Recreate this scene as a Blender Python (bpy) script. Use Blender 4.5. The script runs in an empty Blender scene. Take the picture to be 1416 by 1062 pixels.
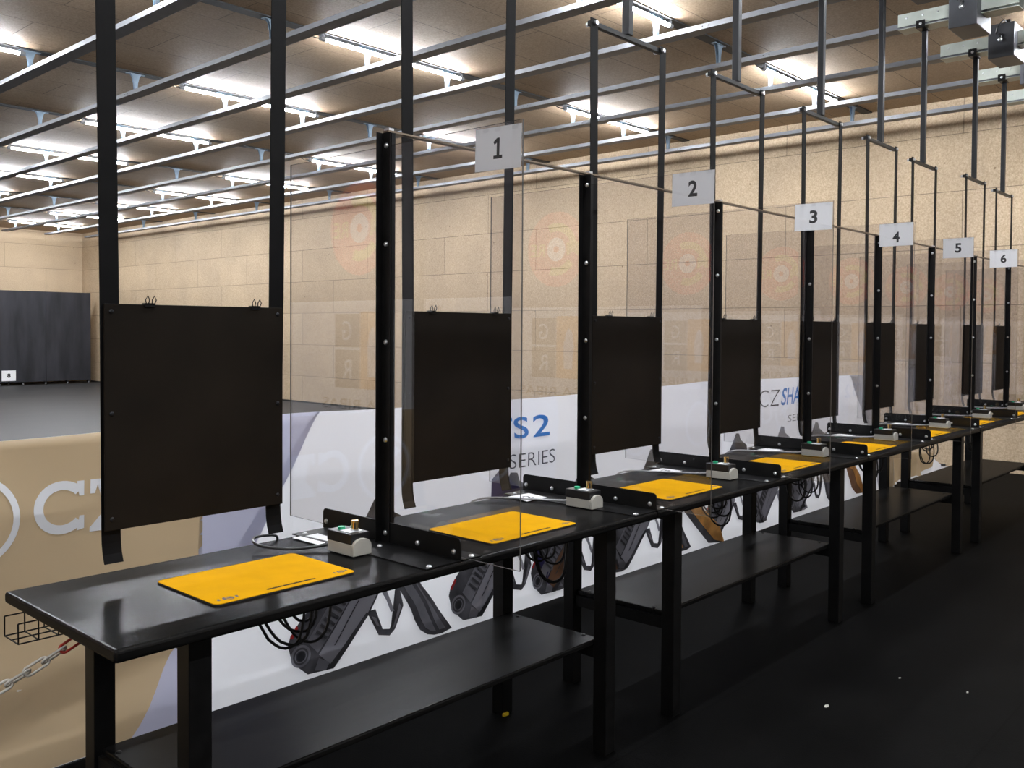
import bpy, bmesh, math, random
from mathutils import Vector, Matrix
random.seed(7)
PI = math.pi
scn = bpy.context.scene
COL = scn.collection
P = 1.1            # lane pitch
H = 0.919          # counter height
Y0 = 0.58          # plane in which the target hangers park
WALLX = 10.92
CEIL = 4.46
FARY = 26.4
LEFTX = -1.0

# ------------------------------------------------------------------ materials
def new_mat(name):
    m = bpy.data.materials.new(name); m.use_nodes = True
    nt = m.node_tree
    return m, nt, nt.nodes['Principled BSDF']

def plain(name, col, rough=0.5, metal=0.0, noise=0.0, nscale=30.0, bump=0.0, spec=0.5, coat=0.0, stretch=None):
    m, nt, b = new_mat(name)
    b.inputs['Base Color'].default_value = (*col, 1)
    b.inputs['Roughness'].default_value = rough
    b.inputs['Metallic'].default_value = metal
    b.inputs['Specular IOR Level'].default_value = spec
    b.inputs['Coat Weight'].default_value = coat
    if noise or bump:
        tc = nt.nodes.new('ShaderNodeTexCoord')
        mp = nt.nodes.new('ShaderNodeMapping')
        if stretch: mp.inputs['Scale'].default_value = stretch
        n = nt.nodes.new('ShaderNodeTexNoise'); n.inputs['Scale'].default_value = nscale; n.inputs['Detail'].default_value = 5
        nt.links.new(tc.outputs['Object'], mp.inputs[0]); nt.links.new(mp.outputs[0], n.inputs['Vector'])
        if noise:
            r = nt.nodes.new('ShaderNodeValToRGB')
            r.color_ramp.elements[0].position = .3; r.color_ramp.elements[1].position = .7
            r.color_ramp.elements[0].color = (*[c * (1 - noise) for c in col], 1)
            r.color_ramp.elements[1].color = (*[min(1, c * (1 + noise)) for c in col], 1)
            nt.links.new(n.outputs['Fac'], r.inputs[0]); nt.links.new(r.outputs[0], b.inputs['Base Color'])
            mr = nt.nodes.new('ShaderNodeMapRange')
            mr.inputs['To Min'].default_value = max(0, rough - .06); mr.inputs['To Max'].default_value = min(1, rough + .08)
            nt.links.new(n.outputs['Fac'], mr.inputs[0]); nt.links.new(mr.outputs[0], b.inputs['Roughness'])
        if bump:
            bp = nt.nodes.new('ShaderNodeBump'); bp.inputs['Strength'].default_value = bump; bp.inputs['Distance'].default_value = .004
            nt.links.new(n.outputs['Fac'], bp.inputs['Height']); nt.links.new(bp.outputs[0], b.inputs['Normal'])
    return m

def board_mat(name, axes, bw, rh, off, base, tint):
    """particle board sheets: speckled chips, sheet-to-sheet tone, dark butt joints"""
    m, nt, b = new_mat(name)
    L = nt.links.new; N = nt.nodes.new
    g = N('ShaderNodeNewGeometry'); s = N('ShaderNodeSeparateXYZ'); c = N('ShaderNodeCombineXYZ')
    L(g.outputs['Position'], s.inputs[0])
    for i, a in enumerate(axes):
        ad = N('ShaderNodeMath'); ad.operation = 'ADD'; ad.inputs[1].default_value = off[i]
        L(s.outputs[a], ad.inputs[0]); L(ad.outputs[0], c.inputs[i])
    br = N('ShaderNodeTexBrick')
    br.inputs['Scale'].default_value = 1; br.inputs['Brick Width'].default_value = bw; br.inputs['Row Height'].default_value = rh
    br.inputs['Mortar Size'].default_value = .005; br.inputs['Mortar Smooth'].default_value = .2
    br.inputs['Color1'].default_value = (*base, 1); br.inputs['Color2'].default_value = (*tint, 1)
    br.inputs['Mortar'].default_value = (*[x * .42 for x in base], 1)
    L(c.outputs[0], br.inputs['Vector'])
    n1 = N('ShaderNodeTexNoise'); n1.inputs['Scale'].default_value = 55; n1.inputs['Detail'].default_value = 4; n1.inputs['Roughness'].default_value = .7
    L(g.outputs['Position'], n1.inputs['Vector'])
    r1 = N('ShaderNodeValToRGB'); r1.color_ramp.elements[0].position = .32; r1.color_ramp.elements[1].position = .68
    r1.color_ramp.elements[0].color = (.62, .58, .52, 1); r1.color_ramp.elements[1].color = (1.0, 1.0, 1.0, 1)
    L(n1.outputs['Fac'], r1.inputs[0])
    n2 = N('ShaderNodeTexNoise'); n2.inputs['Scale'].default_value = 1.1; n2.inputs['Detail'].default_value = 3
    L(g.outputs['Position'], n2.inputs['Vector'])
    r2 = N('ShaderNodeValToRGB'); r2.color_ramp.elements[0].position = .3; r2.color_ramp.elements[1].position = .7
    r2.color_ramp.elements[0].color = (.86, .86, .88, 1); r2.color_ramp.elements[1].color = (1, 1, 1, 1)
    L(n2.outputs['Fac'], r2.inputs[0])
    v = N('ShaderNodeTexVoronoi'); v.inputs['Scale'].default_value = 3.3
    L(g.outputs['Position'], v.inputs['Vector'])
    r3 = N('ShaderNodeValToRGB'); r3.color_ramp.elements[0].position = .03; r3.color_ramp.elements[1].position = .05
    r3.color_ramp.elements[0].color = (.45, .4, .35, 1); r3.color_ramp.elements[1].color = (1, 1, 1, 1)
    L(v.outputs['Distance'], r3.inputs[0])
    prev = br.outputs['Color']
    for r in (r1, r2, r3):
        mx = N('ShaderNodeMix'); mx.data_type = 'RGBA'; mx.blend_type = 'MULTIPLY'; mx.inputs[0].default_value = 1
        L(prev, mx.inputs[6]); L(r.outputs[0], mx.inputs[7]); prev = mx.outputs[2]
    L(prev, b.inputs['Base Color'])
    b.inputs['Roughness'].default_value = .7
    b.inputs['Specular IOR Level'].default_value = .25
    bp = N('ShaderNodeBump'); bp.inputs['Strength'].default_value = .25; bp.inputs['Distance'].default_value = .002
    L(n1.outputs['Fac'], bp.inputs['Height']); L(bp.outputs[0], b.inputs['Normal'])
    return m

def rubber_floor():
    m, nt, b = new_mat('black_rubber_floor'); L = nt.links.new; N = nt.nodes.new
    g = N('ShaderNodeNewGeometry')
    n = N('ShaderNodeTexNoise'); n.inputs['Scale'].default_value = 1.4; n.inputs['Detail'].default_value = 6; n.inputs['Roughness'].default_value = .65
    L(g.outputs['Position'], n.inputs['Vector'])
    r = N('ShaderNodeValToRGB'); r.color_ramp.elements[0].position = .35; r.color_ramp.elements[1].position = .7
    r.color_ramp.elements[0].color = (.0017, .0017, .0017, 1); r.color_ramp.elements[1].color = (.0042, .0041, .004, 1)
    L(n.outputs['Fac'], r.inputs[0])
    br = N('ShaderNodeTexBrick'); br.inputs['Scale'].default_value = 1; br.inputs['Brick Width'].default_value = 2.0; br.inputs['Row Height'].default_value = 1.0
    br.inputs['Mortar Size'].default_value = .004; br.inputs['Color1'].default_value = (1, 1, 1, 1); br.inputs['Color2'].default_value = (.86, .86, .86, 1); br.inputs['Mortar'].default_value = (.35, .35, .35, 1)
    L(g.outputs['Position'], br.inputs['Vector'])
    mx = N('ShaderNodeMix'); mx.data_type = 'RGBA'; mx.blend_type = 'MULTIPLY'; mx.inputs[0].default_value = 1
    L(r.outputs[0], mx.inputs[6]); L(br.outputs['Color'], mx.inputs[7]); L(mx.outputs[2], b.inputs['Base Color'])
    n2 = N('ShaderNodeTexNoise'); n2.inputs['Scale'].default_value = 160; L(g.outputs['Position'], n2.inputs['Vector'])
    bp = N('ShaderNodeBump'); bp.inputs['Strength'].default_value = .3; bp.inputs['Distance'].default_value = .002
    L(n2.outputs['Fac'], bp.inputs['Height']); L(bp.outputs[0], b.inputs['Normal'])
    b.inputs['Roughness'].default_value = .6; b.inputs['Specular IOR Level'].default_value = .02
    return m

def acrylic(name='clear_acrylic', tint=(.935, .93, .935, 1)):
    m = bpy.data.materials.new(name); m.use_nodes = True
    nt = m.node_tree; nt.nodes.clear(); L = nt.links.new; N = nt.nodes.new
    out = N('ShaderNodeOutputMaterial'); mix = N('ShaderNodeMixShader'); tr = N('ShaderNodeBsdfTransparent'); gl = N('ShaderNodeBsdfGlossy')
    tr.inputs[0].default_value = tint; gl.inputs[0].default_value = (1, 1, 1, 1); gl.inputs['Roughness'].default_value = .004
    g = N('ShaderNodeNewGeometry'); d = N('ShaderNodeVectorMath'); d.operation = 'DOT_PRODUCT'
    L(g.outputs['Incoming'], d.inputs[0]); L(g.outputs['Normal'], d.inputs[1])
    def ma(op, a, bv):
        x = N('ShaderNodeMath'); x.operation = op
        if hasattr(a, 'links'): L(a, x.inputs[0])
        else: x.inputs[0].default_value = a
        if bv is not None:
            if hasattr(bv, 'links'): L(bv, x.inputs[1])
            else: x.inputs[1].default_value = bv
        return x.outputs[0]
    ab = ma('ABSOLUTE', d.outputs['Value'], None)
    f = ma('ADD', ma('MULTIPLY', ma('POWER', ma('SUBTRACT', 1.0, ab), 5.0), .95), .05)
    L(f, mix.inputs[0]); L(tr.outputs[0], mix.inputs[1]); L(gl.outputs[0], mix.inputs[2]); L(mix.outputs[0], out.inputs[0])
    return m

def emit(name, col, st):
    m = bpy.data.materials.new(name); m.use_nodes = True
    nt = m.node_tree; nt.nodes.clear()
    o = nt.nodes.new('ShaderNodeOutputMaterial'); e = nt.nodes.new('ShaderNodeEmission')
    e.inputs[0].default_value = (*col, 1); e.inputs[1].default_value = st
    nt.links.new(e.outputs[0], o.inputs[0]); return m

def counter_mat():
    """black wood-grain laminate: matt black with a satin lacquer, soft at grazing angles"""
    m = bpy.data.materials.new('black_woodgrain_counter'); m.use_nodes = True
    nt = m.node_tree; nt.nodes.clear(); L = nt.links.new; N = nt.nodes.new
    out = N('ShaderNodeOutputMaterial'); mix = N('ShaderNodeMixShader'); df = N('ShaderNodeBsdfDiffuse'); gl = N('ShaderNodeBsdfGlossy')
    tc = N('ShaderNodeTexCoord'); mp = N('ShaderNodeMapping'); mp.inputs['Scale'].default_value = (.9, 9, 9)
    n = N('ShaderNodeTexNoise'); n.inputs['Scale'].default_value = 5; n.inputs['Detail'].default_value = 6; n.inputs['Roughness'].default_value = .6
    L(tc.outputs['Object'], mp.inputs[0]); L(mp.outputs[0], n.inputs['Vector'])
    r = N('ShaderNodeValToRGB'); r.color_ramp.elements[0].position = .35; r.color_ramp.elements[1].position = .68
    r.color_ramp.elements[0].color = (.0045, .0043, .0042, 1); r.color_ramp.elements[1].color = (.011, .0105, .010, 1)
    L(n.outputs['Fac'], r.inputs[0]); L(r.outputs[0], df.inputs[0])
    n2 = N('ShaderNodeTexNoise'); n2.inputs['Scale'].default_value = 3.5; n2.inputs['Detail'].default_value = 5
    L(tc.outputs['Object'], n2.inputs['Vector'])
    rr = N('ShaderNodeMapRange'); rr.inputs['To Min'].default_value = .17; rr.inputs['To Max'].default_value = .30
    L(n2.outputs['Fac'], rr.inputs[0]); L(rr.outputs[0], gl.inputs['Roughness'])
    bp = N('ShaderNodeBump'); bp.inputs['Strength'].default_value = .03; bp.inputs['Distance'].default_value = .004
    L(n.outputs['Fac'], bp.inputs['Height']); L(bp.outputs[0], gl.inputs['Normal'])
    lw = N('ShaderNodeLayerWeight'); lw.inputs[0].default_value = .5
    pw = N('ShaderNodeMath'); pw.operation = 'POWER'; pw.inputs[1].default_value = 3.6
    ml = N('ShaderNodeMath'); ml.operation = 'MULTIPLY_ADD'; ml.inputs[1].default_value = .155; ml.inputs[2].default_value = .018
    L(lw.outputs['Facing'], pw.inputs[0]); L(pw.outputs[0], ml.inputs[0]); L(ml.outputs[0], mix.inputs[0])
    L(df.outputs[0], mix.inputs[1]); L(gl.outputs[0], mix.inputs[2]); L(mix.outputs[0], out.inputs[0])
    return m

M = {}
M['wall_side'] = board_mat('particle_board_side_wall', (1, 2), 2.26, .69, (1.98, .10), (.66, .515, .355), (.60, .465, .315))
M['wall_far'] = board_mat('particle_board_end_wall', (0, 2), 2.26, .69, (.3, .10), (.66, .515, .355), (.60, .465, .315))
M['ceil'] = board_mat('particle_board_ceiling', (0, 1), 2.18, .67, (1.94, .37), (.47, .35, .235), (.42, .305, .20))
M['floor'] = rubber_floor()
M['range_floor'] = plain('dark_grey_range_floor', (.042, .042, .0425), .5, 0, .3, 1.6, .1, .15, stretch=(.25, 1, 1))
M['acrylic'] = acrylic()
M['acrylic_edge'] = plain('acrylic_edge', (.10, .095, .09), .25)
M['tube'] = emit('lit_led_tube', (.94, .985, 1.05), 330)
M['black_steel'] = plain('black_powder_coated_steel', (.0062, .006, .006), .4, 0, .25, 20, 0, .18)
M['counter'] = counter_mat()
M['rubber_board'] = plain('black_target_board', (.0115, .0085, .0058), .7, 0, .2, 6, 0, .1)
M['strap'] = plain('black_strap', (.0045, .0042, .0042), .6, 0, .3, 14, 0, .1)
M['galv'] = plain('galvanised_rail', (.24, .245, .26), .5, .3, .15, 10)
M['rail_grey'] = plain('galvanised_box_rail', (.13, .133, .142), .5, .1, .15, 10)
M['zinc'] = plain('blue_zinc_bracket', (.20, .265, .33), .45, .3, .15, 15)
M['bolt'] = plain('zinc_bolt', (.75, .76, .78), .28, .9)
M['tube_steel'] = plain('dark_grey_tube', (.011, .011, .0125), .4, .1, .2, 12, 0, .25)
M['motor_steel'] = plain('grey_painted_motor_box', (.04, .042, .048), .45, .1, .15, 8)
M['plate_steel'] = plain('pale_green_grey_plate', (.42, .45, .40), .45, .35, .1, 8)
M['tie'] = plain('bronze_flat_bar', (.20, .155, .11), .35, .7, .15, 20)
M['ink'] = plain('black_print', (.012, .012, .014), .5)
M['film'] = acrylic('clear_film', (.995, .995, .995, 1))
M['yellow'] = plain('yellow_counter_mat', (.69, .345, .003), .9, 0, .05, 12, .05, .03)
M['mat_print'] = plain('grey_brown_print', (.05, .035, .02), .9, spec=.05)
M['mat_grey'] = plain('grey_logo_print', (.16, .13, .12), .9, spec=.05)
M['black_rubber'] = plain('black_rubber', (.012, .012, .012), .6)
M['beige'] = plain('beige_plastic', (.50, .48, .42), .5, 0, .05, 20)
M['black_plastic'] = plain('black_plastic', (.012, .012, .013), .35)
M['green'] = plain('green_button', (.02, .42, .2), .35)
M['brass'] = plain('brass_toggle', (.70, .50, .22), .25, .85)
M['grey_cable'] = plain('grey_cable', (.42, .42, .43), .5)
M['black_cable'] = plain('black_cable', (.012, .012, .012), .45)
M['paper'] = plain('white_paper', (.82, .82, .82), .6)
M['chain_white'] = plain('white_plastic_link', (.62, .58, .52), .5)
M['chain_red'] = plain('red_plastic_link', (.55, .04, .025), .4)
M['yellow_pad'] = plain('yellow_pad', (.8, .55, .02), .5)
M['trap'] = plain('black_rubber_backstop', (.022, .022, .027), .65, 0, .5, 1.2, .1, .3, stretch=(3, 3, .6))
M['batten'] = plain('black_ceiling_batten', (.014, .014, .015), .6)
# banner inks: printed on thin vinyl that lets the lights behind it glow through
_plain = plain
def plain(name, col, rough=.42, *a, **k):
    m = _plain(name, col, rough, *a, **k)
    if name.startswith('banner_'):
        nt = m.node_tree; b = nt.nodes['Principled BSDF']; t = nt.nodes.new('ShaderNodeBsdfTranslucent'); x = nt.nodes.new('ShaderNodeMixShader'); x.inputs[0].default_value = .4
        if b.inputs['Base Color'].links: nt.links.new(b.inputs['Base Color'].links[0].from_socket, t.inputs[0])
        else: t.inputs[0].default_value = (*col, 1)
        nt.links.new(b.outputs[0], x.inputs[1]); nt.links.new(t.outputs[0], x.inputs[2]); nt.links.new(x.outputs[0], nt.nodes['Material Output'].inputs[0])
    return m
M['sign'] = plain('banner_white_card', (.88, .88, .89), .35)
M['b_white'] = plain('banner_white', (.93, .93, .955), .42)
M['b_letter'] = _plain('letter_white', (.93, .93, .95), .4)
M['b_gold'] = plain('banner_gold', (.63, .49, .31), .38)
M['b_lav'] = plain('banner_lavender', (.62, .62, .74), .42)
M['b_grey'] = plain('banner_grey', (.42, .41, .43), .42)
M['b_blue'] = plain('banner_blue', (.03, .22, .62), .42)
M['b_black'] = plain('banner_black', (.03, .03, .035), .42)
M['b_gun_dark'] = plain('banner_gun_dark', (.07, .068, .076), .42, 0, .5, 9)
M['b_gun_mid'] = plain('banner_gun_mid', (.24, .235, .265), .42, 0, .25, 7)
M['b_gun_light'] = plain('banner_gun_light', (.40, .39, .44), .42)
M['b_purple'] = plain('banner_purple', (.035, .03, .11), .42)
M['b_orange'] = plain('banner_orange', (.85, .38, .11), .42, 0, .35, 9)
M['b_brown'] = plain('banner_brown', (.20, .10, .055), .42, 0, .3, 9)
M['b_red'] = plain('banner_red', (.5, .03, .03), .42)
plain = _plain
M['e_red'] = plain('emblem_red', (.78, .10, .05), .5)
M['e_yellow'] = plain('emblem_yellow', (.85, .62, .06), .5)
M['e_brown'] = plain('emblem_brown', (.12, .10, .075), .5)
M['e_orange'] = plain('emblem_orange', (.82, .40, .08), .5)
M['wall_grey'] = plain('dark_grey_wall', (.15, .135, .14), .8)
M['plaster'] = plain('grey_plaster', (.30, .28, .26), .8)

# ------------------------------------------------------------------ mesh builder
class MB:
    def __init__(s): s.v = []; s.f = []; s.m = []; s.mats = []
    def mi(s, key):
        if key not in s.mats: s.mats.append(key)
        return s.mats.index(key)
    def add(s, vs, fs, mat):
        o = len(s.v); s.v += [tuple(p) for p in vs]; k = s.mi(mat)
        for f in fs: s.f.append(tuple(i + o for i in f)); s.m.append(k)
        return s
    def box(s, x0, x1, y0, y1, z0, z1, mat, mt=None):
        vs = [(x, y, z) for z in (z0, z1) for y in (y0, y1) for x in (x0, x1)]
        if mt is not None: vs = [tuple(mt @ Vector(p)) for p in vs]
        return s.add(vs, [(0, 2, 3, 1), (4, 5, 7, 6), (0, 1, 5, 4), (2, 6, 7, 3), (1, 3, 7, 5), (0, 4, 6, 2)], mat)
    def prism(s, poly, axis, a, b, mat):
        """poly: list of 2D points in the two other axes (order xyz without `axis`), counter-clockwise either way"""
        n = len(poly)
        def mk(p, t):
            q = list(p); q.insert(axis, t); return tuple(q)
        vs = [mk(p, a) for p in poly] + [mk(p, b) for p in poly]
        fs = [tuple(range(n))[::-1], tuple(range(n, 2 * n))] + [(i, (i + 1) % n, n + (i + 1) % n, n + i) for i in range(n)]
        return s.add(vs, fs, mat)
    def cyl(s, p0, p1, r, mat, n=12, r2=None):
        p0 = Vector(p0); p1 = Vector(p1); d = (p1 - p0).normalized()
        a = d.orthogonal().normalized(); b = d.cross(a); r2 = r if r2 is None else r2
        vs = []
        for c, rr in ((p0, r), (p1, r2)):
            for i in range(n):
                t = 2 * PI * i / n; vs.append(tuple(c + a * rr * math.cos(t) + b * rr * math.sin(t)))
        fs = [tuple(range(n))[::-1], tuple(range(n, 2 * n))] + [(i, (i + 1) % n, n + (i + 1) % n, n + i) for i in range(n)]
        return s.add(vs, fs, mat)
    def dome(s, c, d, r, h, mat, n=10):
        c = Vector(c); d = Vector(d).normalized(); a = d.orthogonal().normalized(); b = d.cross(a)
        rings = [(1, 0), (.92, .45), (.6, .85)]
        vs = []
        for rr, hh in rings:
            for i in range(n):
                t = 2 * PI * i / n; vs.append(tuple(c + d * h * hh + (a * math.cos(t) + b * math.sin(t)) * r * rr))
        vs.append(tuple(c + d * h)); k = len(rings)
        fs = [tuple(range(n))[::-1]]
        for j in range(k - 1):
            fs += [(j * n + i, j * n + (i + 1) % n, (j + 1) * n + (i + 1) % n, (j + 1) * n + i) for i in range(n)]
        fs += [((k - 1) * n + i, (k - 1) * n + (i + 1) % n, k * n) for i in range(n)]
        return s.add(vs, fs, mat)
    def path(s, pts, r, mat, n=8, closed=False):
        pts = [Vector(p) for p in pts]; N = len(pts); vs = []; prev = None
        for i, p in enumerate(pts):
            if closed: t = (pts[(i + 1) % N] - pts[i - 1]).normalized()
            else: t = (pts[min(i + 1, N - 1)] - pts[max(i - 1, 0)]).normalized()
            a = t.orthogonal().normalized() if prev is None else (prev - t * prev.dot(t)).normalized()
            prev = a; b = t.cross(a)
            for k in range(n):
                th = 2 * PI * k / n; vs.append(tuple(p + (a * math.cos(th) + b * math.sin(th)) * r))
        fs = []
        for i in range(N if closed else N - 1):
            j = (i + 1) % N
            fs += [(i * n + k, i * n + (k + 1) % n, j * n + (k + 1) % n, j * n + k) for k in range(n)]
        if not closed: fs += [tuple(range(n))[::-1], tuple(range((N - 1) * n, N * n))]
        return s.add(vs, fs, mat)
    def build(s, name, parent=None, loc=(0, 0, 0), bevel=0, seg=2, smooth=False, recalc=True):
        me = bpy.data.meshes.new(name)
        me.from_pydata(s.v, [], s.f)
        for k in s.mats: me.materials.append(M[k])
        me.polygons.foreach_set('material_index', s.m)
        if smooth: me.polygons.foreach_set('use_smooth', [True] * len(me.polygons))
        if recalc: bm = bmesh.new(); bm.from_mesh(me); bmesh.ops.recalc_face_normals(bm, faces=bm.faces); bm.to_mesh(me); bm.free()
        o = bpy.data.objects.new(name, me); COL.objects.link(o)
        o.location = loc
        if parent: o.parent = parent
        if bevel:
            b = o.modifiers.new('bevel', 'BEVEL'); b.width = bevel; b.segments = seg; b.limit_method = 'ANGLE'
        return o

def tag(o, label, cat, group=None, kind=None):
    if label: o['label'] = label
    if cat: o['category'] = cat
    if group: o['group'] = group
    if kind: o['kind'] = kind
    return o
def thing(name, loc, label, cat, group=None):
    o = bpy.data.objects.new(name, None); COL.objects.link(o); o.location = loc; o.empty_display_size = .1
    return tag(o, label, cat, group)
KIDS = {}
def kids(o): return [c for c in COL.objects if c.parent == o]
def copy_tree(o, loc, label, group=None):
    def rec(a, par):
        c = a.copy(); COL.objects.link(c)
        if par is not None: c.parent = par
        for ch in kids(a):
            if ch.parent == a: rec(ch, c)
        return c
    r = rec(o, None); r.location = loc; r['label'] = label
    if group: r['group'] = group
    return r
def struct(o): o['kind'] = 'structure'; return o

# ------------------------------------------------------------------ text outlines
def text_tris(s, offset=0.0, shear=0.0):
    cu = bpy.data.curves.new('t', 'FONT'); cu.body = s; cu.offset = offset; cu.shear = shear; cu.resolution_u = 6
    o = bpy.data.objects.new('t', cu); COL.objects.link(o)
    bpy.context.view_layer.update()
    me = bpy.data.meshes.new_from_object(o.evaluated_get(bpy.context.evaluated_depsgraph_get()))
    vs = [tuple(v.co[:2]) for v in me.vertices]; fs = [tuple(p.vertices) for p in me.polygons]
    bpy.data.objects.remove(o); bpy.data.curves.remove(cu); bpy.data.meshes.remove(me)
    x0 = min(v[0] for v in vs); x1 = max(v[0] for v in vs); y0 = min(v[1] for v in vs); y1 = max(v[1] for v in vs)
    vs = [((x - x0) / (x1 - x0), (y - y0) / (y1 - y0)) for x, y in vs]
    return vs, fs
def text_fit(s, x0, x1, z0, z1, offset=0.0):
    vs, fs = text_tris(s, offset)
    return [(x0 + (x1 - x0) * a, z0 + (z1 - z0) * b) for a, b in vs], fs
def ring(cx, cz, r0, r1, n=40, a0=0, a1=2 * PI):
    full = abs(a1 - a0 - 2 * PI) < 1e-6
    k = n if full else n + 1
    vs = [(cx + r * math.cos(a0 + (a1 - a0) * i / n), cz + r * math.sin(a0 + (a1 - a0) * i / n)) for r in (r0, r1) for i in range(k)]
    fs = [(i, (i + 1) % k, k + (i + 1) % k, k + i) for i in range(n)]
    return vs, fs
def disc(cx, cz, r, n=32, sx=1.0):
    return [(cx + sx * r * math.cos(2 * PI * i / n), cz + r * math.sin(2 * PI * i / n)) for i in range(n)], [tuple(range(n))]
def poly(*pts): return list(pts), [tuple(range(len(pts)))]

# ------------------------------------------------------------------ shell
def quad_slab(name, x0, x1, y0, y1, z0, z1, mat):
    return struct(MB().box(x0, x1, y0, y1, z0, z1, mat).build(name))
quad_slab('floor', -4.2, WALLX + .2, -6.2, 1.56, -.2, 0, 'floor')
quad_slab('floor', LEFTX - .2, WALLX + .2, 1.56, FARY + .2, -.2, 0, 'range_floor')
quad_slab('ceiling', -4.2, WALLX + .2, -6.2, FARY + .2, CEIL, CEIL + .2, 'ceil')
quad_slab('wall_right', WALLX, WALLX + .2, -6.2, FARY + .2, 0, CEIL, 'wall_side')
quad_slab('wall_far', LEFTX - .2, WALLX, FARY, FARY + .2, 0, CEIL, 'wall_far')
quad_slab('wall_left', LEFTX - .12, LEFTX, 1.62, FARY, 0, CEIL, 'wall_grey')
quad_slab('wall_front', -4.2, LEFTX, 1.62, 1.74, 0, CEIL, 'wall_far').location.x = -.121
quad_slab('wall_rear', -4.2, WALLX, -6.2, -6.0, 0, CEIL, 'plaster')
quad_slab('wall_corner', -4.2, -4.0, -6.0, 1.62, 0, CEIL, 'plaster')
quad_slab('baseboard_right', WALLX - .012, WALLX, 1.55, FARY - .6, 0, .035, 'black_rubber')

strip_y = [-5.5 + 2.69 * i for i in range(12)]       # -5.5, -2.81, -.12, 2.57, 5.26 ...
for i, y in enumerate(strip_y):
    struct(MB().box(-4.0, WALLX, y - .06, y + .06, CEIL - .012, CEIL, 'batten').build('trim_%d' % (i + 1)))

# ------------------------------------------------------------------ LED tubes
def tube_proto(loc, label):
    t = thing('tube_light', loc, label, 'ceiling light', 'LED tubes under the ceiling battens')
    lt = MB().cyl((-.9, 0, 0), (.9, 0, 0), .019, 'tube', 14).build('lit_tube', t, smooth=False)
    lt.data.materials.append(M['galv'])
    for p in lt.data.polygons:
        if p.normal.z > .5: p.material_index = 1
    for sx in (-1, 1):
        e = MB(); e.cyl((sx * .9, 0, 0), (sx * .955, 0, 0), .023, 'galv', 14); e.box(sx * .925 - .012, sx * .925 + .012, -.012, .012, 0, .055, 'galv')
        e.build('end_cap', t)
    MB().path([(-.955, 0, 0), (-1.0, 0, -.01), (-1.06, .01, 0), (-1.12, .03, .03), (-1.16, .05, .055)], .006, 'black_cable', 6).build('cable', t)
    return t
TZ = CEIL - .055 - .0005
cols = [(-2.9, 'far left'), (1.72, 'left'), (5.3, 'centre'), (8.97, 'right')]
words = ['behind the shooters', 'behind the firing line', 'over the counters', 'nearest beyond the counters', 'second row beyond the counters', 'third row beyond the counters', 'fourth row beyond the counters', 'fifth row beyond the counters', 'sixth row beyond the counters', 'seventh row beyond the counters', 'eighth row beyond the counters', 'row next to the end wall']
tl = None
for i, y in enumerate(strip_y):
    for x, w in cols:
        if x < LEFTX and y > 1.5: continue
        if i < 1: continue
        lab = 'lit white LED tube in the %s column, %s' % (w, words[i])
        if tl is None: tl = tube_proto((x, y - .02, TZ), lab)
        else: copy_tree(tl, (x, y - .02, TZ), lab)

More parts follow.
